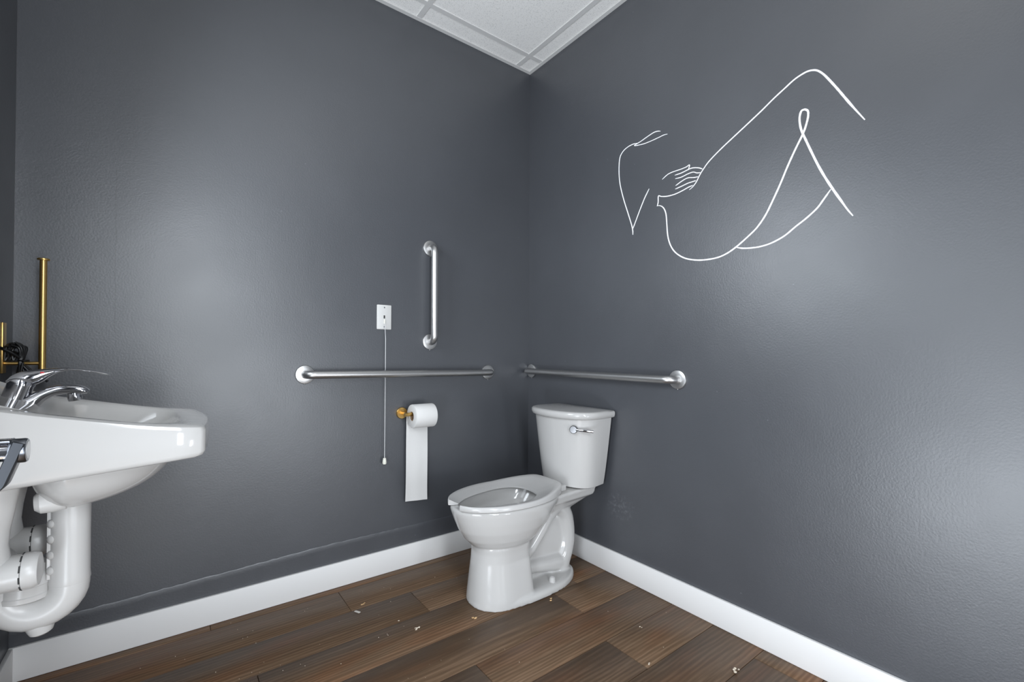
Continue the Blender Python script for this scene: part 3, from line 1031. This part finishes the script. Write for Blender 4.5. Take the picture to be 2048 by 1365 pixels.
def valve_cover(y, zc, xe, label, r=.036, top=.80):
    th = thing('valve_cover', (WX + .1, y, zc), label, 'pipe cover', 'white soft covers over the supply valves')
    build('barrel', lathe([(.020, -(xe - WX) + .001), (.024, -.13), (r * .92, -.085), (r, -.06), (r * .985, -.012), (r * .985, -.0115)], (xe, y, zc), (1, 0, 0), 36), M['cover'], th)
    cap = build('end_cap', lathe([(r * .985, -.011), (r * 1.02, -.010), (r * 1.02, .004), (r * .90, .011), (r * .5, .014), (.001, .0145)], (xe, y, zc), (1, 0, 0), 36), M['cover'], th)
    for k in range(10):
        a_ = 2 * PI * (k + .3) / 10
        c_ = Vector((xe - .0116, y + r * .992 * cos(a_), zc + r * .992 * sin(a_)))
        tn = Vector((0, -sin(a_), cos(a_)))
        build('slit', tube([c_ - tn * .0060, c_ + tn * .0060], .0014, 6), M['slit'], cap)
    x1 = xe - .058
    ring_ = []
    for z, rx, ry in ((zc - .004, r * .9, r * .9), (zc + .020, r * 1.02, r * .90), (zc + .034, r * .92, r * .86), (zc + .055, r * .84, r * .80), (zc + .085, r * .92, r * .80), (zc + .12, r * 1.10, r * .85), (top, r * 1.40, r * .9)):
        ring_.append([(x1 + rx * cos(2 * PI * k / 32) * 1, y + ry * sin(2 * PI * k / 32), z) for k in range(32)])
    build('sleeve', loft(ring_), M['cover'], th)
    return th


valve_cover(-.775, .590, WX + .178, 'white valve cover under the near side of the washbasin, in front of the trap', r=.0325, top=.772)
valve_cover(-.575, .585, WX + .158, 'white valve cover under the far side of the washbasin, behind the trap', r=.0325, top=.772)

# ------------------------------------------------------------------ brass upright holder and power cord
HY = -.105
bh = thing('towel_holder', (WX, HY, .97), 'tall brushed brass upright paper towel holder on the left wall', 'towel holder')
build('wall_plate', box(WX, WX + .0045, HY - .018, HY + .018, .942, 1.087, .001), M['gold'], bh)
build('arm', tube([(WX + .003, HY, .970), (WX + .082, HY, .970)], .0052, 14), M['goldx'], bh)
build('rod', lathe([(.001, .925), (.0083, .925), (.0083, 1.276), (.001, 1.276)], (WX + .081, HY, 0), (0, 0, 1), 28), M['gold'], bh)
build('cap', lathe([(.001, 0), (.0135, 0), (.0140, .001), (.0140, .004), (.0125, .0055), (.001, .006)], (WX + .081, HY, 1.276), (0, 0, 1), 28), M['gold'], bh)
cx, cyy = WX + .034, HY - .004
pc = thing('power_cord', (cx, cyy, .93), 'black power cord bundled over the brass holder arm behind the faucet', 'cord')
loops = []
for i in range(7):
    j = (i - 3)
    dx = j * .0042
    dy = (-1) ** i * .006
    up = [(-.004 + dx * .4, .072 - abs(j) * .002), (-.012 + dx * .8, .060), (-.020 + dx, .044), (-.018 + dx * .8, .086 - abs(j) * .003), (-.002 + dx, .096 - abs(j) * .004), (.011 + dx * .6, .078), (.010 + dx * .3, .052), (.009 + dx * .2, .036), (.018 + dx * 1.3, .008), (.036 + dx * 2.2, -.020)]
    if i % 2:
        up = up[4:]
    P = [(cx + a - .004, cyy + dy * (1 if k % 2 else .6) - .004, .935 + b) for k, (a, b) in enumerate(up)]
    loops.append(tube(catmull(P, 6), .0034, 10))
build('bundle', join(*loops), M['cord'], pc)
build('tie', tube([(cx + .010 + .011 * cos(2 * PI * k / 16), cyy - .004 + .011 * sin(2 * PI * k / 16), .978) for k in range(17)], .0022, 8), M['cord'], pc)
build('lead', tube(catmull([(cx + .010, cyy - .012, .972), (cx + .004, cyy - .014, .930), (cx - .004, cyy - .014, .890), (cx - .008, cyy - .012, .84), (cx - .012, cyy - .01, .79)], 6), .0030, 10), M['cord'], pc)
build('lead', tube(catmull([(cx + .004, cyy - .010, .985), (cx - .012, cyy - .014, 1.000), (cx - .030, cyy - .016, 1.012), (cx - .033, cyy - .035, 1.016), (cx - .0332, cyy - .07, 1.02)], 6), .0042, 10), M['cord'], pc)

# ------------------------------------------------------------------ chrome rail with strap bracket in the left foreground
QY = -1.150
rail = thing('rail', (WX, QY, .82), 'chrome tube rail in a dark grey strap bracket in the left foreground', 'rail')
build('tube', lathe([(.001, 0), (.0128, 0), (.0128, .2235), (.001, .2235)], (WX, QY, .8745), (1, 0, 0), 32), M['chrome'], rail)
build('end_cap', lathe([(.0150, 0), (.0158, .002), (.0158, .014), (.0145, .016), (.0118, .0162), (.0118, .0150), (.001, .0150)], (WX + .2200, QY, .8745), (1, 0, 0), 32), M['dchrome'], rail)
build('cap_disc', lathe([(.001, 0), (.0116, 0), (.0116, .0012), (.001, .0014)], (WX + .2352, QY, .8745), (1, 0, 0), 28), M['steelx'], rail)
out = [(.236, .8905), (.224, .8895), (0, .8895)]
strip = [Vector((WX + .2300, QY, .8862))] + [Vector((p.x, p.y, p.z)) for p in fillet((WX + .2325, QY, .8885), (WX + .2105, QY, .8285), (WX + .05, QY, .8285), .012, 8)] + [Vector((WX + .05, QY, .8285)), Vector((WX + .001, QY, .8285))]
rings = []
for i, p in enumerate(strip):
    d = (strip[min(i + 1, len(strip) - 1)] - strip[max(i - 1, 0)]).normalized()
    nn = Vector((-d.z, 0, d.x))
    h, w = .0060, .0165
    e_ = .0022
    rings.append([p + nn * a_ * h + Vector((0, b_ * w, 0)) for a_, b_ in ((-1, -.85), (-.8, -1), (.8, -1), (1, -.85), (1, .85), (.8, 1), (-.8, 1), (-1, .85))])
build('bracket', loft(rings), M['dchrome'], rail, sharp=30)
build('top_strip', box(WX, WX + .222, QY - .013, QY + .013, .8865, .8900, .001), M['dchrome'], rail)

# ------------------------------------------------------------------ unseen housings added behind the fill panels
vl = thing('wall_glare_panel', (WX, -.665, .985), 'tall flat light panel added out of view on the left wall above the washbasin', 'wall lamp')
build('housing', box(WX, WX + .034, -.93, -.40, .985, 2.08, .006), M['tee'], vl)
cl = thing('ceiling_fill_panel', (-1.0075, -1.6325, H - .02), 'square fill light panel added out of view under the ceiling', 'ceiling lamp')
build('housing', box(-1.30, -.715, -1.925, -1.34, H - .018, H - .001, .002), M['tee'], cl)

# ------------------------------------------------------------------ scraps on the floor
def crumb(name, loc, pieces, mat, label, cat, seed):
    rnd = random.Random(seed)
    gs = []
    for dx, dy, r in pieces:
        bm = bmesh.new()
        bmesh.ops.create_icosphere(bm, subdivisions=1, radius=r)
        for v in bm.verts:
            v.co *= rnd.uniform(.65, 1.25)
            v.co = Vector((v.co.x * 1.2 + loc[0] + dx, v.co.y * .9 + loc[1] + dy, max(.0002, r * .42 + v.co.z * .5)))
        bm.verts.index_update()
        gs.append(([tuple(v.co) for v in bm.verts], [[v.index for v in f.verts] for f in bm.faces]))
        bm.free()
    o = build(name, join(*gs), mat, base=(loc[0], loc[1], 0), sharp=20)
    return tag(o, label, cat)


def scrap(loc, w, h, rot, label):
    c_, s_ = cos(rot), sin(rot)
    pts = [(loc[0] + c_ * a - s_ * b, loc[1] + s_ * a + c_ * b) for a, b in ((-w, -h), (w, -h), (w, h), (-w, h))]
    vs = [(*p, .0006) for p in pts] + [(*p, .0012 + .0008 * (i % 2)) for i, p in enumerate(pts)]
    o = build('paper_scrap', (vs, [[3, 2, 1, 0], [4, 5, 6, 7], [0, 1, 5, 4], [1, 2, 6, 5], [2, 3, 7, 6], [3, 0, 4, 7]]), M['scrap'], base=(loc[0], loc[1], 0))
    return tag(o, label, 'paper scrap')


scrap((-1.054, -.245), .0045, .0125, .45, 'small white rectangular paper scrap at a plank joint on the floor')
crumb('crumb', (-1.016, -.203), [(-.008, -.002, .004), (0, -.002, .004), (.006, .004, .0035)], M['chip'], 'cluster of tan crumbs next to the paper scrap by the back wall', 'crumb', 1)
crumb('crumb', (-.949, -.395), [(0, 0, .0032)], M['chipw'], 'single pale round crumb on the floor left of the toilet', 'crumb', 2)
crumb('crumb', (-.914, -.478), [(-.006, -.006, .004), (0, 0, .005), (.009, 0, .0045), (-.004, .004, .003)], M['chipw'], 'ragged pale yellow crumb on the floor in front of the toilet', 'crumb', 3)
crumb('crumb', (-.710, -.549), [(-.004, .005, .0055), (.003, -.003, .006)], M['chip'], 'orange tan crumb close to the toe of the toilet base', 'crumb', 4)
crumb('crumb', (-.385, -.621), [(-.006, -.006, .004), (.004, .004, .005)], M['chip'], 'tan crumb beside the long side of the toilet base', 'crumb', 5)
crumb('crumb', (-.190, -1.276), [(-.012, -.006, .006), (-.003, .002, .0045), (.006, .003, .0045), (.010, -.006, .0035)], M['chipw'], 'white torn bit on the floor nearest the right baseboard', 'crumb', 6)
crumb('crumb', (-.389, -1.098), [(-.003, 0, .0035), (.003, .003, .003)], M['chipw'], 'small white crumb at the end of a plank joint in the foreground', 'crumb', 7)
crumb('crumb', (-.245, -.957), [(0, .004, .003), (.001, -.003, .0025)], M['chipw'], 'thin pale crumb on the floor before the right wall', 'crumb', 8)
gs = []
rnd = random.Random(11)
for i in range(90):
    x, y = rnd.uniform(-1.75, -.08), -abs(rnd.gauss(.35, .3)) - .03
    if -.72 < x < -.08 and -.64 < y < -.28:
        continue
    r = rnd.uniform(.0006, .0016)
    gs.append(([(x - r, y, .0004), (x, y - r, .0004), (x + r, y, .0004), (x, y + r, .0004), (x, y, .0004 + r)], [[0, 1, 4], [1, 2, 4], [2, 3, 4], [3, 0, 4], [3, 2, 1, 0]]))
tag(build('dust_specks', join(*gs), M['chipw'], base=(-1, -.4, 0)), 'fine pale dust specks scattered over the floor', 'dust', kind='stuff')
